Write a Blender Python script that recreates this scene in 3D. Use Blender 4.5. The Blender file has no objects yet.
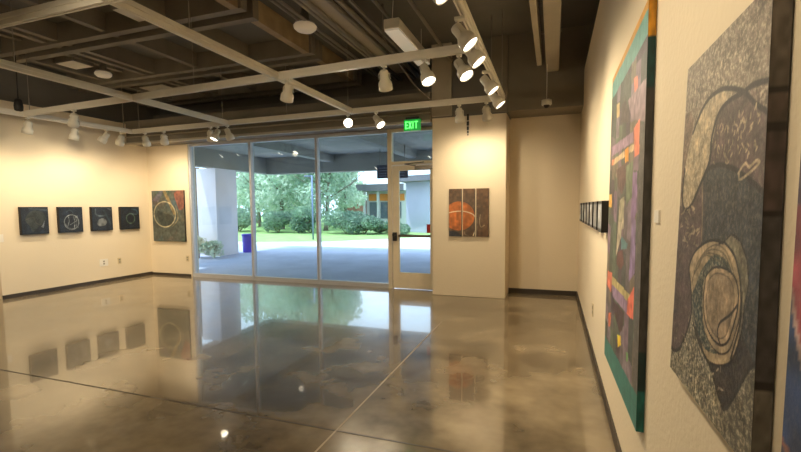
import bpy, bmesh, math, random
import numpy as np
from mathutils import Vector, Matrix
random.seed(7)
S = bpy.context.scene
C = S.collection

# ------------------------------------------------------------------ camera
YAW, PITCH, ROLL, FPX, CY = 0.337784, 0.072153, -0.0076022, 434.99, 238.85
fw = Vector((-math.sin(YAW) * math.cos(PITCH), math.cos(YAW) * math.cos(PITCH), -math.sin(PITCH)))
rt = Vector((math.cos(YAW), math.sin(YAW), 0)); up = rt.cross(fw)
r2 = math.cos(ROLL) * rt + math.sin(ROLL) * up
u2 = -math.sin(ROLL) * rt + math.cos(ROLL) * up
cd = bpy.data.cameras.new('camera'); cam = bpy.data.objects.new('camera', cd); C.objects.link(cam)
M = Matrix((r2, u2, -fw)).transposed().to_4x4(); M.translation = (0, 0, 1.35)
cam.matrix_world = M
cd.sensor_fit = 'HORIZONTAL'; cd.sensor_width = 36; cd.lens = FPX / 801 * 36
cd.shift_y = (CY - 226) / 801; cd.clip_start = 0.02; cd.clip_end = 300
S.camera = cam

# ------------------------------------------------------------------ world, sun, exposure
w = bpy.data.worlds.new('world'); S.world = w; w.use_nodes = True
nt = w.node_tree; bg = nt.nodes['Background']
sky = nt.nodes.new('ShaderNodeTexSky'); sky.sky_type = 'NISHITA'; sky.sun_disc = False
sky.sun_elevation = math.radians(52); sky.sun_rotation = math.radians(-70); sky.dust_density = 3.0; sky.air_density = 1.0
mixw = nt.nodes.new('ShaderNodeMix'); mixw.data_type = 'RGBA'
mixw.inputs[0].default_value = 0.75
mixw.inputs[7].default_value = (7.6, 9.0, 10.5, 1)
nt.links.new(sky.outputs[0], mixw.inputs[6]); nt.links.new(mixw.outputs[2], bg.inputs[0])
bg.inputs[1].default_value = 0.40
sd = bpy.data.lights.new('sun', 'SUN'); sun = bpy.data.objects.new('sun', sd); C.objects.link(sun)
sd.energy = 5.0; sd.color = (1, 0.97, 0.9); sd.angle = 0.02
sun.rotation_euler = Vector((0.26, 0.26, -1.0)).to_track_quat('-Z', 'Y').to_euler()
S.view_settings.view_transform = 'Standard'; S.view_settings.look = 'None'
S.view_settings.gamma = 1; S.view_settings.exposure = 0.0; S.view_settings.use_curve_mapping = False
WARM = (1.0, 0.82, 0.56)
LAMP_W = 62.0

# ------------------------------------------------------------------ materials
def lin(h):
    return tuple((c / 255 / 12.92) if c / 255 <= 0.04045 else ((c / 255 + 0.055) / 1.055) ** 2.4 for c in h)
def mat(name, rgb, rough=0.6, metal=0.0, noise=0.0, scale=8.0, bump=0.0, bscale=60.0, emit=None, es=0.0, coat=0.0, ior=1.5, detail=4):
    m = bpy.data.materials.new(name); m.use_nodes = True; n = m.node_tree
    b = n.nodes['Principled BSDF']; c = lin(rgb)
    b.inputs['Roughness'].default_value = rough; b.inputs['Metallic'].default_value = metal; b.inputs['IOR'].default_value = ior
    b.inputs['Coat Weight'].default_value = coat
    tc = n.nodes.new('ShaderNodeTexCoord')
    t = n.nodes.new('ShaderNodeTexNoise'); t.inputs['Scale'].default_value = scale; t.inputs['Detail'].default_value = detail
    n.links.new(tc.outputs['Object'], t.inputs['Vector'])
    r = n.nodes.new('ShaderNodeValToRGB')
    lo = tuple(x * (1 - noise) for x in c); hi = tuple(min(1, x * (1 + noise)) for x in c)
    r.color_ramp.elements[0].position = 0.3; r.color_ramp.elements[1].position = 0.7
    r.color_ramp.elements[0].color = (*lo, 1); r.color_ramp.elements[1].color = (*hi, 1)
    n.links.new(t.outputs['Fac'], r.inputs['Fac']); n.links.new(r.outputs[0], b.inputs['Base Color'])
    if bump:
        t2 = n.nodes.new('ShaderNodeTexNoise'); t2.inputs['Scale'].default_value = bscale
        n.links.new(tc.outputs['Object'], t2.inputs['Vector'])
        bp = n.nodes.new('ShaderNodeBump'); bp.inputs['Strength'].default_value = bump; bp.inputs['Distance'].default_value = 0.004
        n.links.new(t2.outputs['Fac'], bp.inputs['Height']); n.links.new(bp.outputs[0], b.inputs['Normal'])
    if emit:
        b.inputs['Emission Color'].default_value = (*emit, 1); b.inputs['Emission Strength'].default_value = es
    return m
M_wall = mat('wall_paint', (228, 213, 186), 0.75, noise=0.02, scale=1.2, bump=0.5, bscale=45)
M_ceil = mat('ceiling_brown_paint', (118, 114, 107), 0.8, noise=0.12, scale=1.5)
M_beam = mat('beam_brown_paint', (136, 128, 114), 0.7, noise=0.12, scale=3)
M_wood = mat('joist_wood', (172, 150, 116), 0.65, noise=0.2, scale=5)
M_conc_dark = mat('concrete_beam_brown', (134, 126, 112), 0.75, noise=0.1, scale=2.5, bump=0.3, bscale=20)
M_duct = mat('duct_painted', (186, 176, 156), 0.5, noise=0.08, scale=4)
M_pipe = mat('conduit_painted', (150, 142, 128), 0.5, noise=0.05)
M_rail = mat('track_white', (232, 226, 212), 0.45, noise=0.03)
M_head = mat('track_head_white', (226, 220, 205), 0.35, noise=0.02)
M_dark = mat('dark_plastic', (38, 36, 34), 0.5, noise=0.1)
M_lens = mat('lamp_lens', (255, 240, 210), 0.4, emit=(1.0, 0.9, 0.74), es=12.0)
M_lens_off = mat('lamp_lens_dim', (200, 190, 170), 0.3, emit=(1.0, 0.8, 0.5), es=0.3)
M_mull = mat('anodized_mullion', (186, 188, 194), 0.45, metal=0.15, noise=0.04, scale=10)
M_door = mat('door_aluminium', (226, 212, 184), 0.5, metal=0.05, noise=0.04, scale=10)
M_base = mat('baseboard_dark', (62, 54, 46), 0.5, noise=0.1)
M_plate = mat('ivory_plate', (205, 188, 150), 0.5, noise=0.02)
M_white = mat('white_paper', (232, 226, 214), 0.7, noise=0.02)
M_fluor = mat('fluorescent_diffuser', (250, 245, 235), 0.5, emit=(1.0, 0.88, 0.7), es=0.16)
M_dome = mat('dome_diffuser', (235, 222, 198), 0.5, emit=(1.0, 0.8, 0.55), es=0.12)
M_canvas = mat('canvas_black_edge', (34, 30, 28), 0.6, noise=0.2, scale=20)
M_red = mat('red_plastic', (190, 30, 34), 0.4)
M_steel = mat('steel', (120, 114, 104), 0.35, metal=0.9, noise=0.05)
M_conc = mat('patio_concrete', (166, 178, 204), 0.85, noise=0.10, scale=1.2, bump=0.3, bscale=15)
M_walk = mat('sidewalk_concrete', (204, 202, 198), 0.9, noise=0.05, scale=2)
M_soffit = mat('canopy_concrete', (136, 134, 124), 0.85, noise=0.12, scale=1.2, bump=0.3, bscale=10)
M_pier = mat('pier_concrete', (214, 210, 214), 0.85, noise=0.06, scale=1.5)
M_lawn = mat('lawn_green', (132, 166, 98), 0.9, noise=0.2, scale=1.5, bump=1.0, bscale=30)
M_bin = mat('bin_purple', (88, 74, 206), 0.5, noise=0.06)
M_bark = mat('bark', (118, 110, 96), 0.9, noise=0.25, scale=9)
M_navy = mat('sign_navy', (44, 48, 66), 0.6, noise=0.05)
M_orange = mat('orange_panel', (226, 138, 62), 0.7, noise=0.08, scale=2)
M_bwall = mat('building_wall', (206, 206, 210), 0.85, noise=0.06, scale=1)
M_bdark = mat('building_fascia', (104, 104, 112), 0.8, noise=0.08, scale=1)
M_bglass = mat('building_window', (92, 104, 118), 0.15, noise=0.1)
M_brick = mat('building_brick', (158, 116, 100), 0.85, noise=0.15, scale=6)

def leafmat(name, a, b):
    m = bpy.data.materials.new(name); m.use_nodes = True; n = m.node_tree; p = n.nodes['Principled BSDF']
    p.inputs['Roughness'].default_value = 0.6
    tc = n.nodes.new('ShaderNodeTexCoord'); t = n.nodes.new('ShaderNodeTexNoise'); t.inputs['Scale'].default_value = 1.6; t.inputs['Detail'].default_value = 6
    r = n.nodes.new('ShaderNodeValToRGB'); r.color_ramp.elements[0].position = .35; r.color_ramp.elements[1].position = .65
    r.color_ramp.elements[0].color = (*lin(a), 1); r.color_ramp.elements[1].color = (*lin(b), 1)
    n.links.new(tc.outputs['Object'], t.inputs['Vector']); n.links.new(t.outputs['Fac'], r.inputs[0]); n.links.new(r.outputs[0], p.inputs['Base Color'])
    tr = n.nodes.new('ShaderNodeBsdfTranslucent'); n.links.new(r.outputs[0], tr.inputs[0])
    mx = n.nodes.new('ShaderNodeMixShader'); mx.inputs[0].default_value = .4
    n.links.new(p.outputs[0], mx.inputs[1]); n.links.new(tr.outputs[0], mx.inputs[2])
    n.links.new(mx.outputs[0], n.nodes['Material Output'].inputs[0])
    return m
M_leafA = leafmat('leaves_pale', (158, 186, 162), (220, 232, 212))  # leaf colours below are paled to stand in for haze over the trees
M_leafB = leafmat('leaves_mid', (136, 166, 146), (194, 214, 188))
M_leafC = leafmat('leaves_deep', (96, 126, 110), (148, 176, 150))
M_leafD = leafmat('leaves_dry', (160, 168, 140), (216, 216, 196))

def floor_mat():
    m = bpy.data.materials.new('polished_concrete'); m.use_nodes = True; n = m.node_tree; b = n.nodes['Principled BSDF']
    tc = n.nodes.new('ShaderNodeTexCoord')
    def noise(s, d, ro=.55):
        t = n.nodes.new('ShaderNodeTexNoise'); t.inputs['Scale'].default_value = s; t.inputs['Detail'].default_value = d
        t.inputs['Roughness'].default_value = ro; n.links.new(tc.outputs['Object'], t.inputs['Vector']); return t
    t1 = noise(.55, 8, .62); t2 = noise(2.2, 3, .5)
    mx = n.nodes.new('ShaderNodeMath'); mx.operation = 'ADD'
    m2 = n.nodes.new('ShaderNodeMath'); m2.operation = 'MULTIPLY'; m2.inputs[1].default_value = .4
    n.links.new(t2.outputs[0], m2.inputs[0]); n.links.new(t1.outputs[0], mx.inputs[0]); n.links.new(m2.outputs[0], mx.inputs[1])
    r = n.nodes.new('ShaderNodeValToRGB'); e = r.color_ramp.elements
    e[0].position = .55; e[0].color = (*lin((76, 66, 51)), 1); e[1].position = .86; e[1].color = (*lin((142, 127, 102)), 1)
    n.links.new(mx.outputs[0], r.inputs[0]); n.links.new(r.outputs[0], b.inputs['Base Color'])
    b.inputs['IOR'].default_value = 1.55
    rr = n.nodes.new('ShaderNodeMapRange'); rr.inputs[1].default_value = .3; rr.inputs[2].default_value = .7
    rr.inputs[3].default_value = .19; rr.inputs[4].default_value = .25
    n.links.new(t2.outputs[0], rr.inputs[0]); n.links.new(rr.outputs[0], b.inputs['Roughness'])
    b.inputs['Coat Weight'].default_value = .8; b.inputs['Coat Roughness'].default_value = .035; b.inputs['Coat IOR'].default_value = 1.5
    t3 = noise(2.5, 2); bp = n.nodes.new('ShaderNodeBump'); bp.inputs['Strength'].default_value = .02; bp.inputs['Distance'].default_value = .01
    n.links.new(t3.outputs[0], bp.inputs['Height']); n.links.new(bp.outputs[0], b.inputs['Normal']); n.links.new(bp.outputs[0], b.inputs['Coat Normal'])
    return m
M_floor = floor_mat()
M_joint = mat('floor_joint', (58, 50, 40), 0.6, noise=.1)

def glass_mat():
    m = bpy.data.materials.new('window_glass'); m.use_nodes = True; n = m.node_tree
    for x in list(n.nodes):
        if x.type != 'OUTPUT_MATERIAL': n.nodes.remove(x)
    out = n.nodes['Material Output']
    t = n.nodes.new('ShaderNodeBsdfTransparent'); t.inputs[0].default_value = (.86, .93, .96, 1)
    g = n.nodes.new('ShaderNodeBsdfGlossy'); g.inputs['Roughness'].default_value = 0.0
    f = n.nodes.new('ShaderNodeFresnel')
    ge = n.nodes.new('ShaderNodeNewGeometry'); mr = n.nodes.new('ShaderNodeMapRange')
    mr.inputs[3].default_value = 1.5; mr.inputs[4].default_value = 1 / 1.5      # a thin pane: same reflectance from either face
    n.links.new(ge.outputs['Backfacing'], mr.inputs[0]); n.links.new(mr.outputs[0], f.inputs[0])
    mu = n.nodes.new('ShaderNodeMath'); mu.operation = 'MULTIPLY'; mu.inputs[1].default_value = 1.1; mu.use_clamp = True
    mx = n.nodes.new('ShaderNodeMixShader')
    n.links.new(f.outputs[0], mu.inputs[0]); n.links.new(mu.outputs[0], mx.inputs[0]); n.links.new(t.outputs[0], mx.inputs[1]); n.links.new(g.outputs[0], mx.inputs[2])
    n.links.new(mx.outputs[0], out.inputs[0]); return m
M_glass = glass_mat()

def art_mat(name, speck=(228, 214, 184), sscale=90, rough=.45):
    m = bpy.data.materials.new(name); m.use_nodes = True; n = m.node_tree; b = n.nodes['Principled BSDF']
    b.inputs['Roughness'].default_value = rough
    a = n.nodes.new('ShaderNodeVertexColor'); a.layer_name = 'art'
    tc = n.nodes.new('ShaderNodeTexCoord')
    t = n.nodes.new('ShaderNodeTexNoise'); t.inputs['Scale'].default_value = sscale; t.inputs['Detail'].default_value = 8; t.inputs['Roughness'].default_value = .7
    n.links.new(tc.outputs['Object'], t.inputs['Vector'])
    th = n.nodes.new('ShaderNodeMapRange'); th.inputs[1].default_value = .48; th.inputs[2].default_value = .62
    n.links.new(t.outputs[0], th.inputs[0])
    mu = n.nodes.new('ShaderNodeMath'); mu.operation = 'MULTIPLY'; n.links.new(th.outputs[0], mu.inputs[0]); n.links.new(a.outputs['Alpha'], mu.inputs[1])
    mx = n.nodes.new('ShaderNodeMix'); mx.data_type = 'RGBA'; mx.inputs[7].default_value = (*lin(speck), 1)
    n.links.new(mu.outputs[0], mx.inputs[0]); n.links.new(a.outputs['Color'], mx.inputs[6])
    # overall brush mottling
    t2 = n.nodes.new('ShaderNodeTexNoise'); t2.inputs['Scale'].default_value = sscale * .35; t2.inputs['Detail'].default_value = 6
    n.links.new(tc.outputs['Object'], t2.inputs['Vector'])
    mr = n.nodes.new('ShaderNodeMapRange'); mr.inputs[1].default_value = .3; mr.inputs[2].default_value = .7; mr.inputs[3].default_value = .62 if sscale > 80 else .85; mr.inputs[4].default_value = 1.4 if sscale > 80 else 1.15
    n.links.new(t2.outputs[0], mr.inputs[0])
    vm = n.nodes.new('ShaderNodeVectorMath'); vm.operation = 'SCALE'; n.links.new(mx.outputs[2], vm.inputs[0]); n.links.new(mr.outputs[0], vm.inputs['Scale'])
    n.links.new(vm.outputs[0], b.inputs['Base Color'])
    bp = n.nodes.new('ShaderNodeBump'); bp.inputs['Strength'].default_value = .5; bp.inputs['Distance'].default_value = .002
    n.links.new(t.outputs[0], bp.inputs['Height']); n.links.new(bp.outputs[0], b.inputs['Normal'])
    return m

# ------------------------------------------------------------------ geometry helpers
class MB:
    def __init__(s): s.v = []; s.f = []; s.sm = []
    def box(s, a, b, c=None):
        x0, y0, z0 = a; x1, y1, z1 = b
        if x0 > x1: x0, x1 = x1, x0
        if y0 > y1: y0, y1 = y1, y0
        if z0 > z1: z0, z1 = z1, z0
        k = len(s.v)
        s.v += [(x0, y0, z0), (x1, y0, z0), (x1, y1, z0), (x0, y1, z0), (x0, y0, z1), (x1, y0, z1), (x1, y1, z1), (x0, y1, z1)]
        for q in ((0, 3, 2, 1), (4, 5, 6, 7), (0, 1, 5, 4), (1, 2, 6, 5), (2, 3, 7, 6), (3, 0, 4, 7)):
            s.f.append(tuple(k + i for i in q)); s.sm.append(False)
        return s
    def bar(s, p, q, w, h):
        """a rectangular bar from p to q; w across (horizontal), h vertical"""
        p = Vector(p); q = Vector(q); d = (q - p).normalized()
        sx = d.cross(Vector((0, 0, 1)))
        if sx.length < 1e-4: sx = Vector((1, 0, 0))
        sx.normalize(); sz = sx.cross(d)
        k = len(s.v)
        for c in (p, q):
            for a, b in ((-1, -1), (1, -1), (1, 1), (-1, 1)):
                s.v.append(tuple(c + sx * a * w / 2 + sz * b * h / 2))
        for f in ((0, 1, 2, 3), (7, 6, 5, 4), (0, 4, 5, 1), (1, 5, 6, 2), (2, 6, 7, 3), (3, 7, 4, 0)):
            s.f.append(tuple(k + i for i in f)); s.sm.append(False)
        return s
    def lathe(s, prof, n=20, o=(0, 0, 0), ax=(0, 0, 1), caps=True, smooth=True):
        """profile list of (radius, height) turned about ax through o"""
        ax = Vector(ax).normalized(); o = Vector(o)
        t = Vector((1, 0, 0)) if abs(ax.x) < .9 else Vector((0, 1, 0))
        e1 = ax.cross(t).normalized(); e2 = ax.cross(e1)
        k = len(s.v)
        for r, h in prof:
            for i in range(n):
                a = 2 * math.pi * i / n
                s.v.append(tuple(o + ax * h + (e1 * math.cos(a) + e2 * math.sin(a)) * r))
        for j in range(len(prof) - 1):
            for i in range(n):
                s.f.append((k + j * n + i, k + j * n + (i + 1) % n, k + (j + 1) * n + (i + 1) % n, k + (j + 1) * n + i)); s.sm.append(smooth)
        if caps:
            s.f.append(tuple(k + i for i in range(n))[::-1]); s.sm.append(False)
            s.f.append(tuple(k + (len(prof) - 1) * n + i for i in range(n))); s.sm.append(False)
        return s
    def tube(s, pts, r, n=8):
        for a, b in zip(pts[:-1], pts[1:]):
            a = Vector(a); b = Vector(b); s.lathe([(r, 0), (r, (b - a).length)], n, a, b - a)
        return s
    def prism(s, poly, z0, z1):
        k = len(s.v); n = len(poly)
        s.v += [(x, y, z0) for x, y in poly] + [(x, y, z1) for x, y in poly]
        s.f.append(tuple(range(k + n - 1, k - 1, -1))); s.sm.append(False)
        s.f.append(tuple(range(k + n, k + 2 * n))); s.sm.append(False)
        for i in range(n):
            s.f.append((k + i, k + (i + 1) % n, k + n + (i + 1) % n, k + n + i)); s.sm.append(False)
        return s
    def build(s, name, m, parent=None, loc=None, bevel=0.0):
        me = bpy.data.meshes.new(name); me.from_pydata(s.v, [], s.f); me.materials.append(m)
        me.polygons.foreach_set('use_smooth', s.sm); me.update()
        bm = bmesh.new(); bm.from_mesh(me); bmesh.ops.recalc_face_normals(bm, faces=bm.faces); bm.to_mesh(me); bm.free()
        o = bpy.data.objects.new(name, me); C.objects.link(o)
        if parent: o.parent = parent
        if loc: o.location = loc
        if bevel:
            b = o.modifiers.new('bevel', 'BEVEL'); b.width = bevel; b.segments = 2; b.limit_method = 'ANGLE'
        return o
def tag(o, label=None, cat=None, group=None, kind=None):
    if label: o['label'] = label
    if cat: o['category'] = cat
    if group: o['group'] = group
    if kind: o['kind'] = kind
    return o
def thing(name, loc, label, cat, group=None, rot=None):
    o = bpy.data.objects.new(name, None); C.objects.link(o); o.location = loc; o.empty_display_size = .1
    if rot: o.rotation_euler = rot
    return tag(o, label, cat, group)
def struct(o, label=None): 
    o['kind'] = 'structure'
    if label: o['label'] = label
    return o
def copy_tree(src):
    r = src.copy(); C.objects.link(r)
    for ch in src.children:
        c = ch.copy(); C.objects.link(c); c.parent = r
        for g in ch.children:
            d = g.copy(); C.objects.link(d); d.parent = c
    return r
def aim_rot(d):
    return Vector(d).normalized().to_track_quat('-Z', 'Y').to_euler()

# ------------------------------------------------------------------ the room shell
XR, XL, YB, YP, YR = 0.359, -7.867, 6.79, 6.44, 6.985
ZW = 3.01; ZC = 3.74; ZJ = 3.5; YREAR = -3.2
struct(MB().box((-9.6, YREAR, -.12), (1.0, YB + .04, 0)).build('floor', M_floor), 'polished brown concrete floor with sawn joints')
fl = bpy.data.objects['floor']
f2 = MB().box((-.66, YB + .04, -.12), (XR + .2, YR + .05, 0)).build('floor_recess', M_floor, fl); f2.name = 'alcove_floor'
MB().box((-9.0, 2.270, 0), (XR, 2.282, .0008)).build('control_joint', M_joint, fl)
MB().box((-1.230, YREAR, 0), (-1.218, 4.9, .0008)).build('control_joint', mat('floor_joint_filler', (158, 140, 112), .5), fl)
struct(MB().box((XL - .25, 4.15, 0), (XL, YB + .2, ZW)).build('wall_left', M_wall), 'cream gallery wall on the left')
struct(MB().box((-9.4, 4.25, 0), (XL - .25, 4.4, ZW)).build('wall_left_return', M_wall))
struct(MB().box((-9.6, YREAR, 0), (-9.4, 4.4, ZW)).build('wall_far_left', M_wall))
struct(MB().box((XR, YREAR, 0), (XR + .2, YR + .2, 3.175)).build('wall_right', M_wall), 'long cream gallery wall on the right')
struct(MB().box((-9.6, YREAR - .2, 0), (XR + .2, YREAR, ZC)).build('wall_rear', M_wall))
struct(MB().box((XL, YB - .02, 0), (-6.80, YB + .16, 2.63)).build('wall_back_left', M_wall))
pil = struct(MB().box((-1.744, YP, 0), (-.649, YR + .05, 2.68)).build('wall_pillar', M_wall, bevel=.008), 'wide cream pillar between door and alcove')
struct(MB().box((-.649, YR, 0), (XR, YR + .16, 2.9)).build('wall_alcove', M_wall))
# void walls above, dark
struct(MB().box((XL - .25, 7.35, 3.0), (-.65, 7.5, ZC + .1)).build('wall_back_upper', M_ceil))
struct(MB().box((XL - .45, 2, ZW), (XL - .25, 7.4, ZC)).build('wall_left_upper', M_ceil))
struct(MB().box((-9.6, YREAR, ZW), (-9.4, 4.4, ZC)).build('wall_far_left_upper', M_ceil))
struct(MB().box((XR + .14, YREAR, 3.175), (XR + .24, 7.5, ZC)).build('wall_right_upper', M_ceil))
# ceiling deck and coffers
ce = struct(MB().prism([(-9.6, YREAR), (XR + .3, YREAR), (XR + .3, 7.5), (XL - .25, 7.5), (XL - .25, 4.4), (-9.6, 4.4)], ZC, ZC + .15).build('ceiling', M_ceil), 'dark brown ceiling deck with coffered beams')
deep = [-1.6, -.2, 1.25, 2.7, 4.15, 5.6, 7.0]
for y in deep:
    xb = -9.4 if y < 4.2 else XL - .25
    MB().box((xb, y - .15, ZJ), (-3.2, y - .05, ZC)).build('beam', M_beam, ce)
    MB().box((xb, y + .05, ZJ - .02), (-3.2, y + .15, ZC)).build('beam', M_beam, ce)
for i, x in enumerate([-8.35, -7.25, -6.32, -6.12, -5.25, -4.3, -6.8]):
    dj = .03 if i < 6 else .12
    MB().box((x - .045, YREAR, ZJ + dj), (x + .045, 7.35 if x > -8 else 4.4, ZC)).build('joist', M_beam, ce)
# warm timber-coloured edge joist between coffers and service bay
for a, b in ((-1.45, -.35), (-.05, 1.1), (1.4, 2.55), (2.85, 4.0), (4.3, 5.45), (5.75, 6.9)):
    MB().box((-3.34, a, ZJ), (-3.24, b, ZC)).build('edge_joist', M_wood, ce)
# service bay: ducts, conduits
t = MB().box((-2.62, YREAR, 3.53), (-2.30, 6.85, 3.60)).build('cable_tray', M_duct, ce)
for x, r in ((-2.72, .018), (-2.80, .012), (-2.46, .025), (-2.54, .012), (-1.80, .02), (-2.24, .022), (-2.14, .03), (-2.03, .018)):
    MB().lathe([(r, 0), (r, 10.3)], 10, (x, YREAR, 3.5), (0, 1, 0)).build('conduit', M_pipe, ce)
MB().lathe([(.022, 0), (.022, 10.0)], 10, (-1.45, YREAR, 3.5), (0, 1, 0)).build('conduit', M_pipe, ce)
MB().lathe([(.012, 0), (.012, 3.4)], 8, (.03, 3.1, 3.22), (0, 1, 0)).build('conduit', M_pipe, ce)
# big header beam above glass, pillar, alcove
hb = struct(MB().box((XL - .25, 6.34, 2.62), (-1.744, 7.2, 3.05)).build('trim_1', M_conc_dark), 'brown header beam above the storefront glass')
MB().box((XL, 6.335, 2.60), (-1.744, 6.30, 2.64)).build('ledge', M_duct, hb)
MB().box((XL, 6.335, 2.735), (-1.744, 6.31, 2.755)).build('ledge', M_duct, hb)
MB().box((XL, 6.334, 2.90), (-1.744, 6.32, 2.91)).build('ledge', M_beam, hb)
struct(MB().box((-1.744, 6.45, 2.68), (-.63, 6.95, ZC)).build('trim_2', M_ceil))
struct(MB().box((-1.74, 6.40, 2.70), (-1.44, 6.45, ZC)).build('trim_3', M_duct))
struct(MB().box((-.86, 6.40, 2.70), (-.64, 6.45, ZC)).build('trim_4', M_conc_dark))
struct(MB().box((-.63, 6.44, 2.70), (XR + .14, 6.99, ZC)).build('trim_5', M_conc_dark), 'tall brown concrete beam above the alcove')
# baseboards
def base(name, a, b): struct(MB().box(a, b).build(name, M_base))
base('baseboard_left', (XL, 4.15, 0), (XL + .012, YB - .02, .06))
base('baseboard_left_return', (-9.4, 4.238, 0), (XL - .25, 4.25, .085))
base('baseboard_back', (XL, YB - .032, 0), (-6.83, YB - .02, .045))
base('baseboard_right', (XR - .012, YREAR, 0), (XR, YR, .07))
base('baseboard_alcove', (-.649, YR - .012, 0), (XR - .012, YR, .07))

# ------------------------------------------------------------------ storefront
gx = [-6.735, -5.311, -3.917, -2.55]
GT = 2.62
def window(n, x0, x1):
    w = bpy.data.objects.new('window_%d' % n, None); C.objects.link(w); w.location = (x0, YB, 0); w['kind'] = 'structure'
    W = x1 - x0
    f = MB(); f.box((0, -.045, 0), (W, .045, .075)); f.box((0, -.045, GT - .055), (W, .045, GT))
    f.build('window_frame', M_mull, w)
    for sx in ((-.022, .022),):
        MB().box((sx[0], -.05, 0), (sx[1], .05, GT)).build('mullion', M_mull, w, bevel=.004)
    MB().box((.03, -.004, .075), (W - .03, .004, GT - .055)).build('glass_pane', M_glass, w)
    return w
window(1, gx[0], gx[1]); window(2, gx[1], gx[2]); window(3, gx[2], gx[3])
# door bay
DT = 2.04; DW = .70
w4 = bpy.data.objects.new('window_4', None); C.objects.link(w4); w4.location = (gx[3], YB, 0); w4['kind'] = 'structure'
W = -1.744 - gx[3]
f = MB(); f.box((-.035, -.055, 0), (.035, .055, GT)); f.box((W - .05, -.055, 0), (W, .055, GT)); f.box((.035, -.055, DT), (W - .05, .055, DT + .055)); f.box((.035, -.045, GT - .05), (W - .05, .045, GT))
f.build('window_frame', M_door, w4, bevel=.003)
MB().box((.035, -.004, DT + .055), (W - .05, .004, GT - .05)).build('glass_pane', M_glass, w4)
d = bpy.data.objects.new('door_1', None); C.objects.link(d); d.location = (gx[3] + .045, YB - .02, 0); d['kind'] = 'structure'; d['label'] = 'glass exit door in tan aluminium frame with push bar'
DWI = W - .105
f = MB(); f.box((0, -.022, .01), (.115, .022, DT - .01)); f.box((DWI - .06, -.022, .01), (DWI, .022, DT - .01)); f.box((.115, -.022, .01), (DWI - .06, .022, .275)); f.box((.115, -.022, DT - .095), (DWI - .06, .022, DT - .01))
f.build('door_frame', M_door, d, bevel=.003)
MB().box((.115, -.004, .275), (DWI - .06, .004, DT - .095)).build('glass_pane', M_glass, d)
MB().box((.11, -.062, .865), (DWI - .05, -.035, .905)).build('push_bar', M_steel, d, bevel=.004)
h = MB(); h.box((.015, -.075, .80), (.075, -.022, .94)); h.lathe([(.022, 0), (.022, .04)], 14, (.045, -.075, .90), (0, -1, 0)); h.build('door_latch', M_dark, d)
h = MB(); h.box((.40, -.075, DT - .085), (.70, -.022, DT - .03)); h.tube([(.42, -.08, DT - .03), (.25, -.13, DT + .0), (.55, -.05, DT + .03)], .008); h.build('door_closer', M_steel, d)

# ------------------------------------------------------------------ lighting track
def rail(p, q, label, group='white lighting tracks under the ceiling'):
    p = Vector(p); q = Vector(q); L = (q - p).length
    t = thing('lighting_track', p, label, 'lighting track', group)
    t.rotation_euler = (0, 0, math.atan2(q.y - p.y, q.x - p.x))
    m = MB(); m.box((0, -.028, .018), (L, .028, .055)); m.build('track_channel', M_rail, t)
    m = MB(); m.box((0, -.020, -.018), (L, -.007, .018)); m.box((0, .007, -.018), (L, .020, .018)); m.box((0, -.007, .006), (L, .007, .018)); m.build('track_rail', M_rail, t)
    k = max(2, int(L // 2.4) + 1)
    for i in range(k):
        x = .15 + (L - .3) * i / (k - 1); MB().tube([(x, 0, .055), (x, 0, ZC - 2.7)], .005, 6).build('hanger_rod', M_pipe, t)
    return t
ZT = 2.70
rails = {
 'c': ((-.60, -3.0, ZT), (-.625, 5.75, ZT), 'white lighting track running along the right wall'),
 'b': ((-2.72, -3.0, ZT), (-2.735, 5.76, ZT), 'white lighting track crossing the room centre towards the glass, left of the disc light'),
 'a': ((-4.80, -3.0, ZT), (-4.94, 5.80, ZT), 'white lighting track towards the glass, second from the left wall'),
 'g': ((-7.30, 2.13, ZT), (-7.05, 5.80, ZT), 'white lighting track running along the left wall above the four small canvases'),
 'd': ((-7.27, 2.13, ZT + .003), (-.6, 2.13, ZT + .003), 'nearest crosswise white lighting track, top left corner'),
 'e': ((-7.18, 4.20, ZT + .003), (-.63, 3.85, ZT + .003), 'middle crosswise white lighting track across the room'),
 'f': ((-7.04, 5.81, ZT + .003), (-.62, 5.70, ZT + .003), 'farthest crosswise white lighting track in front of the glass'),
}
for k, (p, q, l) in rails.items(): rail(p, q, l)

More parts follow.
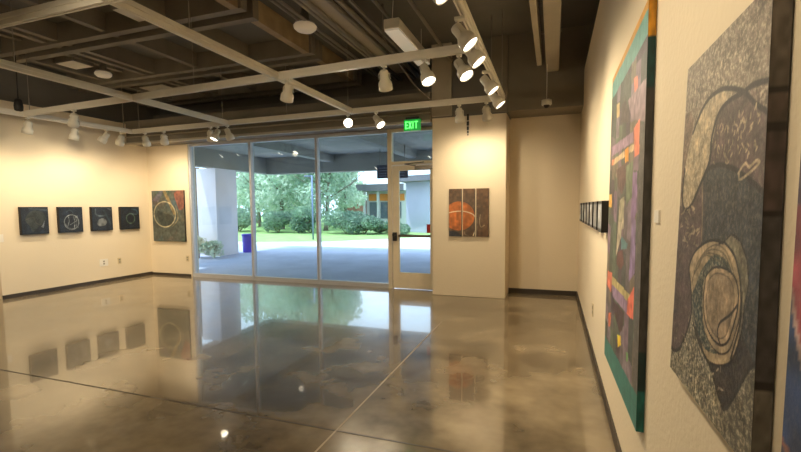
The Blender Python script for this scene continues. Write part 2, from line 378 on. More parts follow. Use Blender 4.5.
# track head, pointing down its own -Z at zero rotation; child 'head' tilts
def head(x, y, aim, label, lit=True, power=1.0, z=ZT, dark=False, spread=1.4, adx=.022):
    t = thing('track_light', (x, y, z - .018), label, 'track light', 'white track lights hung on the ceiling track')
    m = MB(); m.box((-.022, -.022, -.022), (adx, .022, 0)); m.tube([(0, 0, -.022), (0, 0, -.075)], .009, 8)
    ay = math.atan2(aim[1], aim[0])
    m.build('stem', M_head if not dark else M_dark, t)
    a = Vector(aim).normalized(); piv = Vector((0, 0, -.085))
    side = a.cross(Vector((0, 0, 1)))
    if side.length < .01: side = Vector((1, 0, 0))
    side.normalize()
    y = MB()
    for s in (-1, 1):
        y.tube([piv + Vector((0, 0, .012)), piv + side * s * .052 + Vector((0, 0, .004)), piv + side * s * .052 + a * .05], .005, 6)
    y.build('yoke', M_head if not dark else M_dark, t)
    hs = MB()
    prof = [(.020, -.045), (.040, -.038), (.047, -.022), (.048, .05), (.053, .062), (.071, .088), (.075, .110), (.075, .165), (.069, .165), (.067, .150)]
    K = .88; prof = [(a_ * K, b_ * K) for a_, b_ in prof]
    hs.lathe(prof, 24, piv, a, caps=False)
    hs.lathe([(.0001, -.046 * K), (.020 * K, -.045 * K)], 24, piv, a, caps=False)
    hs.build('lamp_housing', M_head if not dark else M_dark, t)
    l = MB().lathe([(.0001, .134), (.03, .136), (.0595, .132)], 24, piv, a, caps=False)
    l.build('lamp_lens', M_lens if lit else M_lens_off, t)
    if lit:
        ld = bpy.data.lights.new('lamp', 'SPOT'); ld.energy = LAMP_W * power; ld.color = WARM
        ld.spot_size = min(2.9, spread * 1.55); ld.spot_blend = 1.0; ld.shadow_soft_size = .05
        lo = bpy.data.objects.new('lamp_bulb', ld); C.objects.link(lo); lo.parent = t
        lo.location = piv + a * .18; lo.rotation_euler = aim_rot(a)
    return t
cx = lambda y: -.64 - .025 * (y + 3) / 8.75
ey = lambda x: 4.20 - .35 * (x + 7.18) / 6.55
fy = lambda x: 5.81 - .11 * (x + 7.04) / 6.42
gxx = lambda y: -7.30 + .25 * (y - 2.13) / 3.67
RW = (.60, .02, -.75)
head(cx(2.36), 2.36, RW, 'lit track light at the top edge, nearest one on the right-hand track', power=.38, adx=.05)
head(cx(3.13), 3.13, RW, 'lit track light, second from the camera on the right-hand track', power=.42, adx=.05)
head(cx(3.52), 3.52, (.58, .02, -.75), 'lit track light on the right-hand track, tucked behind the second one', power=.45, adx=.05)
head(cx(4.42), 4.42, (.58, .02, -.75), 'lit track light on the right-hand track, next to last before the pillar', power=.5, adx=.05)
head(cx(5.05), 5.05, (.58, .02, -.75), 'lit track light at the far end of the right-hand track by the pillar corner', power=.55, adx=.05)
head(-1.12, ey(-1.12), (.35, -.25, -.85), 'lit track light on the middle crosswise track, right of the hanging fluorescent')
head(-.80, ey(-.80), (.5, -.2, -.8), 'lit track light on the middle crosswise track, closest to the right-hand track')
head(-1.52, ey(-1.52), (-.1, .55, -.8), 'track light under the hanging fluorescent, turned away to the glass', power=.5)
head(-2.60, ey(-2.60), (-.45, .35, -.85), 'track light at the central track crossing, turned away to the left', power=.8)
head(-6.06, ey(-6.06), (-.6, .3, -.7), 'track light on the middle crosswise track near the left wall', power=1.0)
head(-2.80, fy(-2.80), (.42, -.80, -.42), 'glaring track light facing the room above the third window', power=.7)
head(-2.36, fy(-2.36), (.6, -.25, -.75), 'lit track light left of the green exit sign, tilted right', power=.6)
head(-1.18, fy(-1.18), (-.02, .55, -.85), 'track light above the triptych, left one of two turned to the pillar', power=.6, spread=1.5)
head(-.83, fy(-.83), (.05, .55, -.85), 'track light above the triptych, right one of two turned to the pillar', power=.5, spread=1.5)
head(-5.16, fy(-5.16), (-.2, -.35, -.8), 'lit track light facing down where a track meets the farthest crosswise track', power=.7)
head(-5.30, fy(-5.30), (-.3, .35, -.85), 'track light turned left over the first mullion, tucked below a lit one', power=.6)
head(-4.96, fy(-4.96), (.0, .5, -.85), 'track light on the farthest crosswise track, turned away to the second window', power=.4)
head(-6.32, fy(-6.32), (-.45, .5, -.75), 'track light right of the corner, turned to the tall canvas on the back wall', power=.8)
head(-6.76, fy(-6.76), (-.3, .5, -.8), 'track light nearest the left back corner, turned to the tall canvas', power=.9)
head(gxx(4.24), 4.24, (-.36, .05, -.93), 'track light on the left wall track, over the first small canvas', power=.42)
head(gxx(4.86), 4.86, (-.36, .05, -.93), 'track light on the left wall track, over the second small canvas', power=.42)
head(gxx(5.35), 5.35, (-.5, -.3, -.75), 'track light with a bright slit on the left wall track, over the fourth small canvas', power=.5)
head(gxx(5.60), 5.60, (-.5, .1, -.8), 'track light on the left wall track, last before the corner', power=.5)
# unseen lamps added on the tracks, out of view, to brighten the room
for x, y, a, p in [(cx(1.7), 1.7, (.6, 0, -.75), .36), (cx(1.0), 1.0, (.6, 0, -.75), .4), (cx(.3), .3, (.6, .1, -.75), .5), (cx(-1), -1.0, (.6, 0, -.75), 1),
                (-2.72, .6, (.1, .7, -.6), 2.6), (-4.82, .3, (-.4, .65, -.6), 2.6), (-4.85, 1.6, (-.55, .5, -.6), 2.2), (-7.27, 2.6, (-.5, .3, -.75), .6), (-7.25, 3.3, (-.36, .2, -.9), .45), (-4.8, -1.5, (-.3, -.6, -.7), 1.2), (-2.72, -1.5, (0, -.6, -.7), 1.0)]:
    head(x + .04 if x > -1 else x, y, a, 'added unseen track light over the near part of the room', power=p)

# dark device on a rod near the left wall
t = thing('ceiling_speaker', (-7.12, 4.11, ZC), 'dark grey device hanging on a thin rod from the ceiling at the far left', 'speaker')
MB().tube([(0, 0, 0), (0, 0, -.84)], .008, 6).build('rod', M_dark, t)
MB().lathe([(.03, 0), (.045, -.02), (.055, -.10), (.05, -.16), (.03, -.17)], 16, (0, 0, -.83)).build('housing', M_dark, t)
# fluorescent
t = thing('fluorescent_light', (-1.63, 4.40, 3.20), 'long white hanging fluorescent light box above the middle track', 'ceiling light')
MB().box((-.085, 0, .02), (.085, 1.22, .12)).build('light_housing', M_head, t, bevel=.004)
MB().box((-.08, .01, 0), (.08, 1.21, .02)).build('diffuser', M_fluor, t)
m = MB(); m.tube([(-.02, .08, .1), (.0, .08, .42)], .004, 6); m.tube([(0, 1.1, .1), (0, 1.1, .42)], .004, 6); m.tube([(-.02, .08, .42), (.06, .0, .40), (.09, .1, .42)], .006, 6); m.build('suspension_cord', M_white, t)
# disc light and others
def disc(x, y, r, label, z=ZC - .2, m_=M_dome):
    t = thing('disc_light', (x, y, z), label, 'ceiling light', 'round ceiling lights')
    MB().lathe([(.04, .2), (.05, 0), (r * .86, -.01), (r * .88, -.03)], 28).build('mounting_ring', M_pipe, t)
    MB().lathe([(r * .9, -.03), (r, -.045), (r * .97, -.07), (r * .75, -.095), (r * .4, -.105), (.001, -.107)], 28, caps=False).build('diffuser', m_, t)
disc(-2.78, 4.60, .135, 'pale round dome light beside the cable tray', z=ZC - .22)
disc(-6.75, 5.10, .12, 'small round ceiling light deep in a coffer on the left')
# ceiling panels: pale rectangular fittings
def panel(x, y, sx, sy, label, z=ZC):
    t = thing('ceiling_panel_light', (x, y, z), label, 'ceiling light', 'pale ceiling panels')
    MB().box((-sx, -sy, -.17), (sx, sy, 0)).build('panel_frame', M_beam, t)
    MB().box((-sx * .92, -sy * .92, -.176), (sx * .92, sy * .92, -.17)).build('diffuser', M_white, t)
panel(-6.9, 6.25, .3, .18, 'pale rectangular panel in a coffer above the left track crossing')
panel(-4.62, 4.0, .05, .35, 'narrow pale panel running beside the central track near the top edge')
panel(-6.98, 4.82, .2, .16, 'pale rectangular panel deep in a coffer at the top left corner')
# duct pair
t = thing('ceiling_duct', (0, 0, 0), 'long beige rectangular duct along the right side of the ceiling', 'duct')
MB().box((-.12, -2.6, 3.16), (.035, 6.36, 3.38)).build('duct_body', M_duct, t, bevel=.006)
MB().box((-.235, -2.6, 3.18), (-.175, 6.1, 3.40)).build('side_duct', M_duct, t, bevel=.004)
for y in (-2, .5, 3.0, 5.6):
    hg = MB().box((-.24, y, 3.40), (.06, y + .03, 3.43)).build('hanger_bar', M_pipe, t)
    for x in (-.22, .04): MB().tube([(x, y + .015, 3.43), (x, y + .015, ZC)], .006, 6).build('hanger_rod', M_pipe, hg)
for y in (4.6, 5.0): MB().lathe([(.012, 0), (.012, .012)], 10, (-.03, y, 3.19), (0, 0, -1)).build('bolt', M_dark, t)
# camera
t = thing('security_camera', (-.105, 6.0, 2.66), 'small white dome security camera hanging on a thin rod above the alcove', 'security camera')
MB().tube([(0, 0, .05), (0, 0, .53)], .005, 6).build('rod', M_rail, t)
MB().lathe([(.05, .055), (.062, .05), (.064, -.005), (.055, -.015)], 20).build('camera_housing', M_head, t)
MB().lathe([(.04, -.015), (.034, -.035), (.018, -.05), (.001, -.053)], 16, caps=False).build('lens_dome', M_dark, t)
# loose cable from fluorescent to the header
m = MB(); pts = [Vector((-1.92, 4.9, 3.35)).lerp(Vector((-1.54, 5.8, 2.76)), i / 10) - Vector((0, 0, .10 * math.sin(math.pi * i / 10))) for i in range(11)]
m.tube([(-1.92, 4.9, ZC - .02)] + pts, .006, 6); tag(m.build('power_cable', M_pipe), 'thin beige cable drooping from the ceiling to the farthest crosswise track', 'cable')
# black chain on pillar
m = MB(); z = 2.70
for i, (h_, w_) in enumerate([(.09, .03), (.06, .034), (.05, .028), (.03, .022), (.02, .014)]):
    m.box((-1.20 - w_ / 2, YP - .022, z - h_), (-1.20 + w_ / 2, YP - .003, z)); z -= h_ + .014
m.tube([(-1.20, YP - .008, 2.70), (-1.20, YP - .008, 2.42)], .003, 6)
tag(m.build('hanging_chain', M_dark), 'short black chain of shrinking links high on the pillar above the triptych', 'chain')

# exit sign
t = thing('exit_sign', (-2.006, 6.28, 2.49), 'glowing green exit sign hung from the header above the door', 'exit sign')
M_exit = mat('exit_green', (10, 150, 50), .4, emit=(0.02, .42, .06), es=.55)
M_exitl = mat('exit_letter', (160, 255, 160), .4, emit=(.12, 1.0, .18), es=1.6)
MB().box((-.13, -.012, 0), (.13, .012, .165)).build('sign_face', M_exit, t, bevel=.004)
MB().box((-.10, -.01, .165), (.10, .02, .20)).build('mount', M_dark, t)
m = MB()
def seg(x0, z0, x1, z1): m.box((x0, -.016, z0), (x1, -.012, z1))
lw = .014; z0, z1 = .03, .135
x = -.105; seg(x, z0, x + lw, z1); [seg(x, zz, x + .042, zz + lw) for zz in (z0, (z0 + z1 - lw) / 2, z1 - lw)]
x = -.052
for s in (0, 1):
    a, b = ((x, z0), (x + .045, z1)) if s else ((x, z1), (x + .045, z0))
    m.bar((a[0] + .004, -.014, a[1]), (b[0] - .004, -.014, b[1]), .004, lw * 1.1)
seg(.008, z0, .022, z1)
seg(.036, z1 - lw, .092, z1); seg(.057, z0, .071, z1)
m.build('letters', M_exitl, t)

# outlets, plates
def plate(x, y, z, axis, label, w=.07, h=.115, m_=M_plate, holes=True, name='wall_outlet', cat='outlet'):
    t = thing(name, (x, y, z), label, cat)
    n = {'L': (1, 0), 'R': (-1, 0), 'B': (0, -1)}[axis]
    def bx(mb, u0, z0, u1, z1, d0, d1):
        if n[0]: mb.box((n[0] * d0, u0, z0), (n[0] * d1, u1, z1))
        else: mb.box((u0, n[1] * d0, z0), (u1, n[1] * d1, z1))
    mb = MB(); bx(mb, -w / 2, -h / 2, w / 2, h / 2, 0, .006); mb.build('plate', m_, t)
    if holes:
        mb = MB(); bx(mb, -.017, .008, .017, .036, .006, .008); bx(mb, -.017, -.036, .017, -.008, .006, .008); mb.build('socket', M_pipe, t)
plate(XL, 6.06, .365, 'L', 'small beige wall outlet low on the left wall near the corner')
plate(XL, 5.75, .37, 'L', 'pale square wall plate low on the left wall under the third small canvas', .16, .13, M_white)
plate(-6.905, YB - .02, .36, 'B', 'beige wall outlet under the tall canvas beside the window')
plate(XR, 4.30, .40, 'R', 'beige outlet low on the right wall beyond the tall teal-edged canvas')
plate(XR, 1.80, 1.31, 'R', 'small white caption card between the two largest canvases', .07, .045, M_white, False, 'caption_card', 'caption card')
plate(XL, 4.185, .93, 'L', 'white caption card at the left edge of the left wall', .06, .12, M_white, False, 'caption_card', 'caption card')

# ------------------------------------------------------------------ paintings
def inpoly(U, V, poly):
    r = np.zeros(U.shape, bool); n = len(poly); j = n - 1
    for i in range(n):
        xi, yi = poly[i]; xj, yj = poly[j]
        if yi != yj:
            c = ((yi > V) != (yj > V)) & (U < (xj - xi) * (V - yi) / (yj - yi) + xi); r ^= c
        j = i
    return r
def dline(U, V, pts, asp):
    """distance to polyline; asp = width/height so distance is in heights"""
    d = np.full(U.shape, 9.0)
    for (x0, y0), (x1, y1) in zip(pts[:-1], pts[1:]):
        ax, ay = (x1 - x0) * asp, y1 - y0; L = ax * ax + ay * ay + 1e-12
        t = np.clip((((U - x0) * asp) * ax + (V - y0) * ay) / L, 0, 1)
        d = np.minimum(d, np.hypot((U - x0) * asp - t * ax, (V - y0) - t * ay))
    return d
def smooth(pts, closed=False, n=6):
    P = list(pts); out = []; N = len(P); R = range(N if closed else N - 1)
    g = (lambda i: P[i % N]) if closed else (lambda i: P[max(0, min(N - 1, i))])
    for i in R:
        p0, p1, p2, p3 = g(i - 1), g(i), g(i + 1), g(i + 2)
        for k in range(n):
            t = k / n
            out.append(tuple(.5 * ((2 * b) + (-a + c) * t + (2 * a - 5 * b + 4 * c - d_) * t * t + (-a + 3 * b - 3 * c + d_) * t ** 3) for a, b, c, d_ in zip(p0, p1, p2, p3)))
    if not closed: out.append(P[-1])
    return out
def vnoise(U, V, sx, sy, seed=0):
    rng = np.random.RandomState(seed); g = rng.rand(int(sy) + 3, int(sx) + 3)
    x = U * sx; y = V * sy; x = np.clip(x, 0, sx + 1); y = np.clip(y, 0, sy + 1)
    i = x.astype(int); j = y.astype(int); fx = x - i; fy_ = y - j
    fx = fx * fx * (3 - 2 * fx); fy_ = fy_ * fy_ * (3 - 2 * fy_)
    return (g[j, i] * (1 - fx) + g[j, i + 1] * fx) * (1 - fy_) + (g[j + 1, i] * (1 - fx) + g[j + 1, i + 1] * fx) * fy_
class Art:
    def __init__(s, nu, nv, asp, bgc):
        s.asp = asp; s.nu, s.nv = nu, nv
        s.U, s.V = np.meshgrid(np.linspace(0, 1, nu), np.linspace(0, 1, nv))
        s.c = np.zeros((nv, nu, 4)); s.c[..., :3] = bgc
    def fill(s, poly, rgb, sp=None, a=1.0):
        k = inpoly(s.U, s.V, poly); s.c[k, :3] = s.c[k, :3] * (1 - a) + np.array(rgb) * a
        if sp is not None: s.c[k, 3] = sp
    def line(s, pts, rgb, w, a=1.0):
        k = dline(s.U, s.V, pts, s.asp); al = np.clip((w - k) / (w * .4) + .5, 0, 1)[..., None] * a
        s.c[..., :3] = s.c[..., :3] * (1 - al) + np.array(rgb) * al; s.c[..., 3] *= (1 - al[..., 0])
    def mottle(s, amp, sx, sy, seed=1):
        n = vnoise(s.U, s.V, sx, sy, seed)[..., None]; s.c[..., :3] *= (1 + amp * (n - .5) * 2)
def lin_arr(c):
    c = np.clip(c / 255., 0, 1); return np.where(c <= .04045, c / 12.92, ((c + .055) / 1.055) ** 2.4)
def art_mesh(name, art, corners, m, parent):
    """corners TL, TR, BR, BL as 3-D points; bilinear grid"""
    TL, TR, BR, BL = [np.array(p, float) for p in corners]
    U = art.U[..., None]; V = art.V[..., None]
    # projective map of the unit square onto the (planar) quad
    n_ = np.cross(BR - BL, TL - BL); ax = [k for k in range(3) if k != int(np.argmax(abs(n_)))]
    a_, b_, c_, d_ = [p[ax] for p in (BL, BR, TR, TL)]
    dx1, dx2, sg = b_ - c_, d_ - c_, a_ - b_ + c_ - d_
    den = dx1[0] * dx2[1] - dx2[0] * dx1[1]
    g_ = (sg[0] * dx2[1] - dx2[0] * sg[1]) / den; h_ = (dx1[0] * sg[1] - sg[0] * dx1[1]) / den
    wgt = g_ * U + h_ * V + 1
    P = (BL + (BR - BL + g_ * BR) * U + (TL - BL + h_ * TL) * V) / wgt
    nv, nu = art.nv, art.nu
    i = np.arange(nv * nu).reshape(nv, nu)
    F = np.stack([i[:-1, :-1], i[:-1, 1:], i[1:, 1:], i[1:, :-1]], -1).reshape(-1, 4)
    me = bpy.data.meshes.new(name); me.from_pydata(P.reshape(-1, 3).tolist(), [], F.tolist()); me.materials.append(m)
    ca = me.color_attributes.new('art', 'FLOAT_COLOR', 'POINT')
    col = art.c.reshape(-1, 4).copy(); col[:, :3] = lin_arr(col[:, :3])
    ca.data.foreach_set('color', col.reshape(-1)); me.update()
    o = bpy.data.objects.new(name, me); C.objects.link(o); o.parent = parent
    return o
def slab(corners, n, t, name, m, parent, gap=.0008):
    """solid stretcher body behind the painted face; n = unit normal out of the wall"""
    n = Vector(n); F = [Vector(p) - n * gap for p in corners]; Bk = [Vector(p) - n * t for p in corners]
    mb = MB(); mb.v = [tuple(p) for p in F + Bk]
    mb.f = [(0, 3, 2, 1), (4, 5, 6, 7)] + [(i, (i + 1) % 4, 4 + (i + 1) % 4, 4 + i) for i in range(4)]; mb.sm = [False] * 6
    return mb.build(name, m, parent)
def rel(corners, o): return [Vector(p) - Vector(o) for p in corners]

MA = art_mat('painted_canvas'); MA2 = art_mat('painted_canvas_soft', sscale=60, speck=(150, 145, 140))
# --- big swirl painting (P3)
def art3():
    A = Art(200, 340, .58, (114, 102, 90)); A.c[..., 3] = .25 + .5 * np.clip(1 - np.hypot((A.U - .45) * 1.2, (A.V - .88) * 4), 0, 1)
    A.mottle(.12, 12, 20, 3)
    L = (40, 34, 34)
    a1 = smooth([(1.01, .715), (.899, .751), (.805, .79), (.667, .822), (.53, .84), (.378, .837), (.263, .807), (.168, .761)])
    a2 = smooth([(.12, .731), (.057, .648), (.039, .571), (.067, .527), (.132, .516), (.213, .531), (.283, .565), (.35, .598), (.45, .654), (.457, .712), (.526, .773), (.638, .793), (.789, .793), (.877, .796), (1.0, .785)])
    cc = smooth([(.35, .598), (.413, .624), (.499, .635), (.62, .63), (.764, .609), (.89, .58), (1.01, .548)])
    plum = (84, 68, 68)
    # plum field right of band and under it
    A.fill(a2[45:] + [(1.01, .80), (1.01, .4), (.35, .4), (.35, .598)], plum, .10)
    A.fill([(.6, .80), (.8, .793), (1.0, .71), (1.0, .78)], (108, 92, 84), .55)
    A.fill([(0, .53), (.132, .516), (.213, .531), (.283, .565), (.35, .598), (.40, .43), (.27, .3), (.309, .234), (.232, .136), (.161, .09), (.075, .066), (0, .064)], plum, .10)
    A.fill([(0, .838), (.10, .838), (.168, .80), (.15, .761), (.12, .731), (.057, .648), (.039, .571), (0, .53)], (108, 88, 76), .2)
    band = [(.168, .761)] + a2[:a2.index((.12, .731)) + 1] + a2[:46] + [(.526, .773), (.638, .793), (.70, .815), (.667, .822), (.53, .84), (.378, .837), (.263, .807)]
    A.fill(band, (168, 152, 124), .6)
    slate = (52, 54, 58)
    A.fill(cc + [(1, .20), (.94, .177), (.841, .103), (.772, .063), (.72, .066), (.594, .12), (.433, .154), (.347, .195), (.40, .43), (.388, .515), (.36, .598)], slate, .12)
    A.line([(.362, .597), (.388, .515), (.398, .43)], (140, 122, 100), .006, .8)
    # lower-left speckled grey and right lower
    A.fill([(0, .064), (.075, .066), (.161, .09), (.232, .136), (.295, .194), (.309, .234), (.33, .25), (.36, .20), (.433, .154), (.594, .12), (.72, .066), (.70, 0), (0, 0)], (96, 94, 84), .8)
    A.fill([(.70, 0), (.74, .064), (.841, .103), (.94, .177), (1, .21), (1, 0)], (88, 86, 78), .45)
    A.fill([(.347, .195), (.433, .154), (.594, .12), (.72, .066), (.772, .063), (.841, .103), (.94, .177), (.99, .209), (.9, .24), (.6, .13)], (52, 46, 46), .05)
    so = smooth([(.272, .297), (.236, .343), (.311, .392), (.468, .428), (.591, .437), (.674, .435), (.748, .455), (.83, .443), (.895, .406), (.918, .359), (.892, .307), (.882, .257), (.849, .209), (.796, .17), (.701, .144), (.591, .13), (.505, .138), (.451, .172), (.364, .222), (.3, .262)], True)
    A.fill(so, (166, 146, 116), .2); A.line(so + [so[0]], L, .004)
    lobe = smooth([(.62, .43), (.674, .435), (.739, .423), (.791, .407), (.828, .38), (.856, .346), (.87, .28), (.84, .23), (.80, .18)])
    A.fill([(.674, .435), (.748, .455), (.83, .443), (.895, .406), (.918, .359), (.892, .307), (.882, .257), (.86, .23), (.856, .346), (.828, .38), (.791, .407)], (112, 106, 88), .2)
    A.line(lobe, L, .0035)
    teal = smooth([(.30, .262), (.341, .294), (.422, .348), (.561, .397), (.693, .397), (.766, .375), (.681, .375), (.569, .366), (.484, .339), (.457, .306), (.463, .253), (.506, .198), (.601, .168), (.694, .173), (.604, .156), (.498, .155), (.40, .19), (.33, .235)], True)
    A.fill(teal, (50, 66, 64), .4)
    for k, off in enumerate((.0, .012, .024, .036)):
        A.line(smooth([(.29 + off, .30 + off), (.34 + off, .352), (.45, .40 - off * .3), (.58, .425 - off), (.70, .415 - off), (.79, .37 - off)]), (96, 86, 68), .0022, .8)
    oval = smooth([(.492, .34), (.589, .368), (.733, .372), (.818, .353), (.843, .308), (.809, .253), (.755, .207), (.653, .189), (.528, .21), (.47, .263), (.477, .317)], True)
    A.fill(oval, (176, 154, 124), .15); A.line(oval + [oval[0]], L, .0032)
    o2 = [(.655 + (x - .655) * 1.17, .28 + (y - .28) * 1.22) for x, y in oval]; A.line(o2[len(o2) // 3:], (60, 52, 46), .0024)
    o3 = [(.655 + (x - .655) * .80, .28 + (y - .28) * .84) for x, y in oval]; A.fill(o3, (146, 126, 102), .2); A.line(o3, (78, 68, 56), .002, .7)
    A.line(smooth([(.838, .304), (.772, .273), (.677, .241), (.656, .21), (.688, .195)]), L, .0034)
    for l in (a1, a2[6:], cc): A.line(l, L, .0068)
    A.line(smooth([(.272, .297), (.309, .234), (.295, .194), (.232, .136), (.161, .09), (.075, .066), (0, .063)]), L, .0055)
    A.line(smooth([(.347, .195), (.433, .154), (.594, .12), (.72, .066), (.772, .063), (.841, .103), (.94, .177), (1, .21)]), (46, 44, 42), .0042)
    rng = np.random.RandomState(5)
    for _ in range(70):
        x, y = rng.uniform(.5, .95), rng.uniform(.63, .74); A.line([(x, y), (x + rng.uniform(-.02, .02), y + rng.uniform(.004, .014))], (186, 168, 134), .0022, .8)
    A.line(smooth([(.78, .60), (.84, .62), (.88, .61), (.93, .62), (.96, .615), (.90, .60), (.80, .585), (.79, .60)]), (190, 172, 138), .0035, .8)
    for _ in range(26):
        x, y = rng.uniform(.06, .34), rng.uniform(.40, .52); A.line([(x, y), (x + rng.uniform(-.05, .05), y + rng.uniform(-.01, .01)), (x + rng.uniform(-.05, .05), y + rng.uniform(-.012, .012))], (176, 158, 128), .0026, .75)
    for _ in range(60):
        x, y = rng.uniform(.03, .75), rng.uniform(.0, .14); A.line([(x, y), (x + rng.uniform(-.02, .05), y + rng.uniform(-.015, .015))], (178, 168, 140), .0022, .7)
    A.mottle(.16, 60, 90, 9); A.mottle(.14, 16, 26, 13)
    return A
XF = XR - .030
q3 = [(XF, 1.361, 1.707), (XF, .889, 1.711), (XF, .881, .886), (XF, 1.429, .880)]
o3 = (XF, 1.14, .88)
t = thing('painting', o3, 'tall grey and brown canvas of looping dark lines around a shell-like oval', 'painting')
art_mesh('painted_face', art3(), rel(q3, o3), MA, t)
# its near edge carries the paint on round the side
def side_art(cols, nv=160):
    A = Art(6, nv, .05, (40, 36, 34)); A.c[..., 3] = 0
    for v0, v1, c in cols: A.fill([(-.1, v0), (1.1, v0), (1.1, v1), (-.1, v1)], c)
    A.mottle(.25, 4, 50, 4); return A
slab(rel(q3, o3), (-1, 0, 0), .028, 'stretcher', M_canvas, t)
sc = [(XF + .0005, .8885, 1.711), (XR - .003, .8885, 1.711), (XR - .003, .8805, .886), (XF + .0005, .8805, .886)]
art_mesh('painted_side', side_art([(0, .18, (92, 86, 78)), (.18, .195, (30, 26, 26)), (.195, .535, (62, 58, 58)), (.535, .55, (30, 26, 26)), (.55, .71, (74, 62, 60)), (.71, .725, (34, 30, 30)), (.725, .78, (84, 72, 66)), (.78, .795, (34, 30, 30)), (.795, 1.01, (84, 76, 68))]), rel(sc, o3), MA2, t)

# --- tall teal mosaic (P2)
def art2():
    A = Art(120, 300, .63, (92, 88, 84)); A.c[..., 3] = .12
    U, V = A.U, A.V
    rng = np.random.RandomState(11)
    pal = [(112, 104, 108), (84, 92, 84), (134, 114, 130), (74, 80, 80), (102, 116, 98), (128, 118, 102), (84, 74, 86), (140, 126, 138)]
    for i in range(9):
        y = .08
        while y < .92:
            h_ = rng.uniform(.04, .12); x = i / 9 + rng.uniform(-.01, .01)
            A.fill([(x, y), (x + .12, y - .01), (x + .12, y + h_), (x, y + h_ + .01)], pal[rng.randint(len(pal))], .1); y += h_
    P = lambda pts, c, s=.1: A.fill(pts, c, s)
    P([(.727, .865), (.821, .854), (.832, .811), (.753, .818)], (235, 136, 112))
    P([(.582, .828), (1.0, .815), (1.0, .713), (.705, .758)], (162, 140, 150))
    P([(.395, .845), (.502, .845), (.611, .801), (.621, .76), (.391, .79)], (86, 77, 77))
    P([(.207, .875), (.325, .865), (.322, .818), (.223, .828)], (202, 178, 126))
    P([(.759, .726), (.891, .735), (.902, .647), (.799, .646)], (249, 143, 114))
    P([(.06, .746), (.754, .72), (.762, .691), (.073, .712)], (166, 138, 164))
    P([(.113, .695), (.788, .685), (.781, .668), (.12, .676)], (218, 192, 152))
    P([(.533, .692), (.644, .692), (.656, .647), (.561, .647)], (254, 171, 67))
    P([(.078, .698), (.189, .693), (.163, .677), (.074, .679)], (228, 140, 103))
    P([(.274, .651), (.655, .651), (.612, .602), (.484, .561), (.352, .591)], (100, 74, 74))
    P([(.775, .61), (.87, .605), (.882, .509), (.788, .462), (.753, .496)], (147, 119, 164))
    P([(0, .579), (.123, .576), (.129, .529), (0, .535)], (235, 183, 86))
    P([(.585, .641), (.769, .642), (.765, .545), (.62, .527)], (117, 131, 105))
    P([(.429, .547), (.566, .555), (.565, .459), (.379, .455)], (173, 166, 140))
    P([(.39, .478), (.542, .482), (.507, .439), (.353, .368)], (197, 185, 162))
    P([(.393, .387), (.56, .4), (.61, .362), (.523, .338), (.378, .349)], (107, 70, 70))
    P([(.781, .486), (.871, .486), (.877, .355), (.75, .322)], (147, 126, 169))
    P([(.051, .306), (.233, .309), (.215, .242), (.009, .255)], (228, 126, 103))
    P([(.225, .3), (.804, .292), (.765, .27), (.236, .27)], (197, 181, 126))
    P([(.235, .274), (.765, .27), (.838, .238), (.281, .235)], (155, 131, 162))
    P([(.737, .275), (.875, .321), (.874, .238), (.721, .236)], (247, 126, 103))
    P([(.304, .229), (.651, .229), (.628, .182), (.557, .156), (.338, .19)], (86, 67, 72))
    P([(.131, .164), (.239, .178), (.213, .128), (.137, .119)], (223, 119, 91))
    P([(.507, .439), (.694, .421), (.67, .406), (.519, .4)], (105, 150, 155))
    P([(.477, .142), (.582, .154), (.59, .129), (.505, .109)], (247, 211, 65))
    P([(.737, .136), (.789, .142), (.783, .119), (.744, .113)], (122, 181, 107))
    A.fill([(.905, .075), (1.01, .075), (1.01, .715), (.905, .715)], (98, 94, 92), .35)
    A.mottle(.14, 30, 60, 2)
    A.fill([(-.1, .925), (1.1, .912), (1.1, 1.1), (-.1, 1.1)], (104, 160, 154), 0)
    A.fill([(-.1, .982), (1.1, .976), (1.1, 1.1), (-.1, 1.1)], (206, 148, 44), 0)
    A.fill([(-.1, -.1), (1.1, -.1), (1.1, .083), (-.1, .066)], (58, 128, 122), 0)
    A.mottle(.06, 20, 40, 6)
    return A
q2 = [(XF, 3.002, 2.122), (XF, 1.931, 2.139), (XF, 1.912, .441), (XF, 3.056, .390)]
o2 = (XF, 2.47, .40)
t = thing('painting', o2, 'tall mosaic canvas with teal bands and an ochre top edge', 'painting')
art_mesh('painted_face', art2(), rel(q2, o2), MA2, t)
slab(rel(q2, o2), (-1, 0, 0), .028, 'stretcher', M_canvas, t)
sc = [(XF + .0005, 1.9305, 2.139), (XR - .002, 1.9305, 2.139), (XR - .002, 1.9115, .441), (XF + .0005, 1.9115, .441)]
art_mesh('painted_side', side_art([(0, .10, (22, 88, 82)), (.10, .19, (16, 42, 42)), (.19, .80, (62, 60, 58)), (.80, .915, (14, 60, 58)), (.915, 1.01, (188, 132, 30))]), rel(sc, o2), MA2, t)

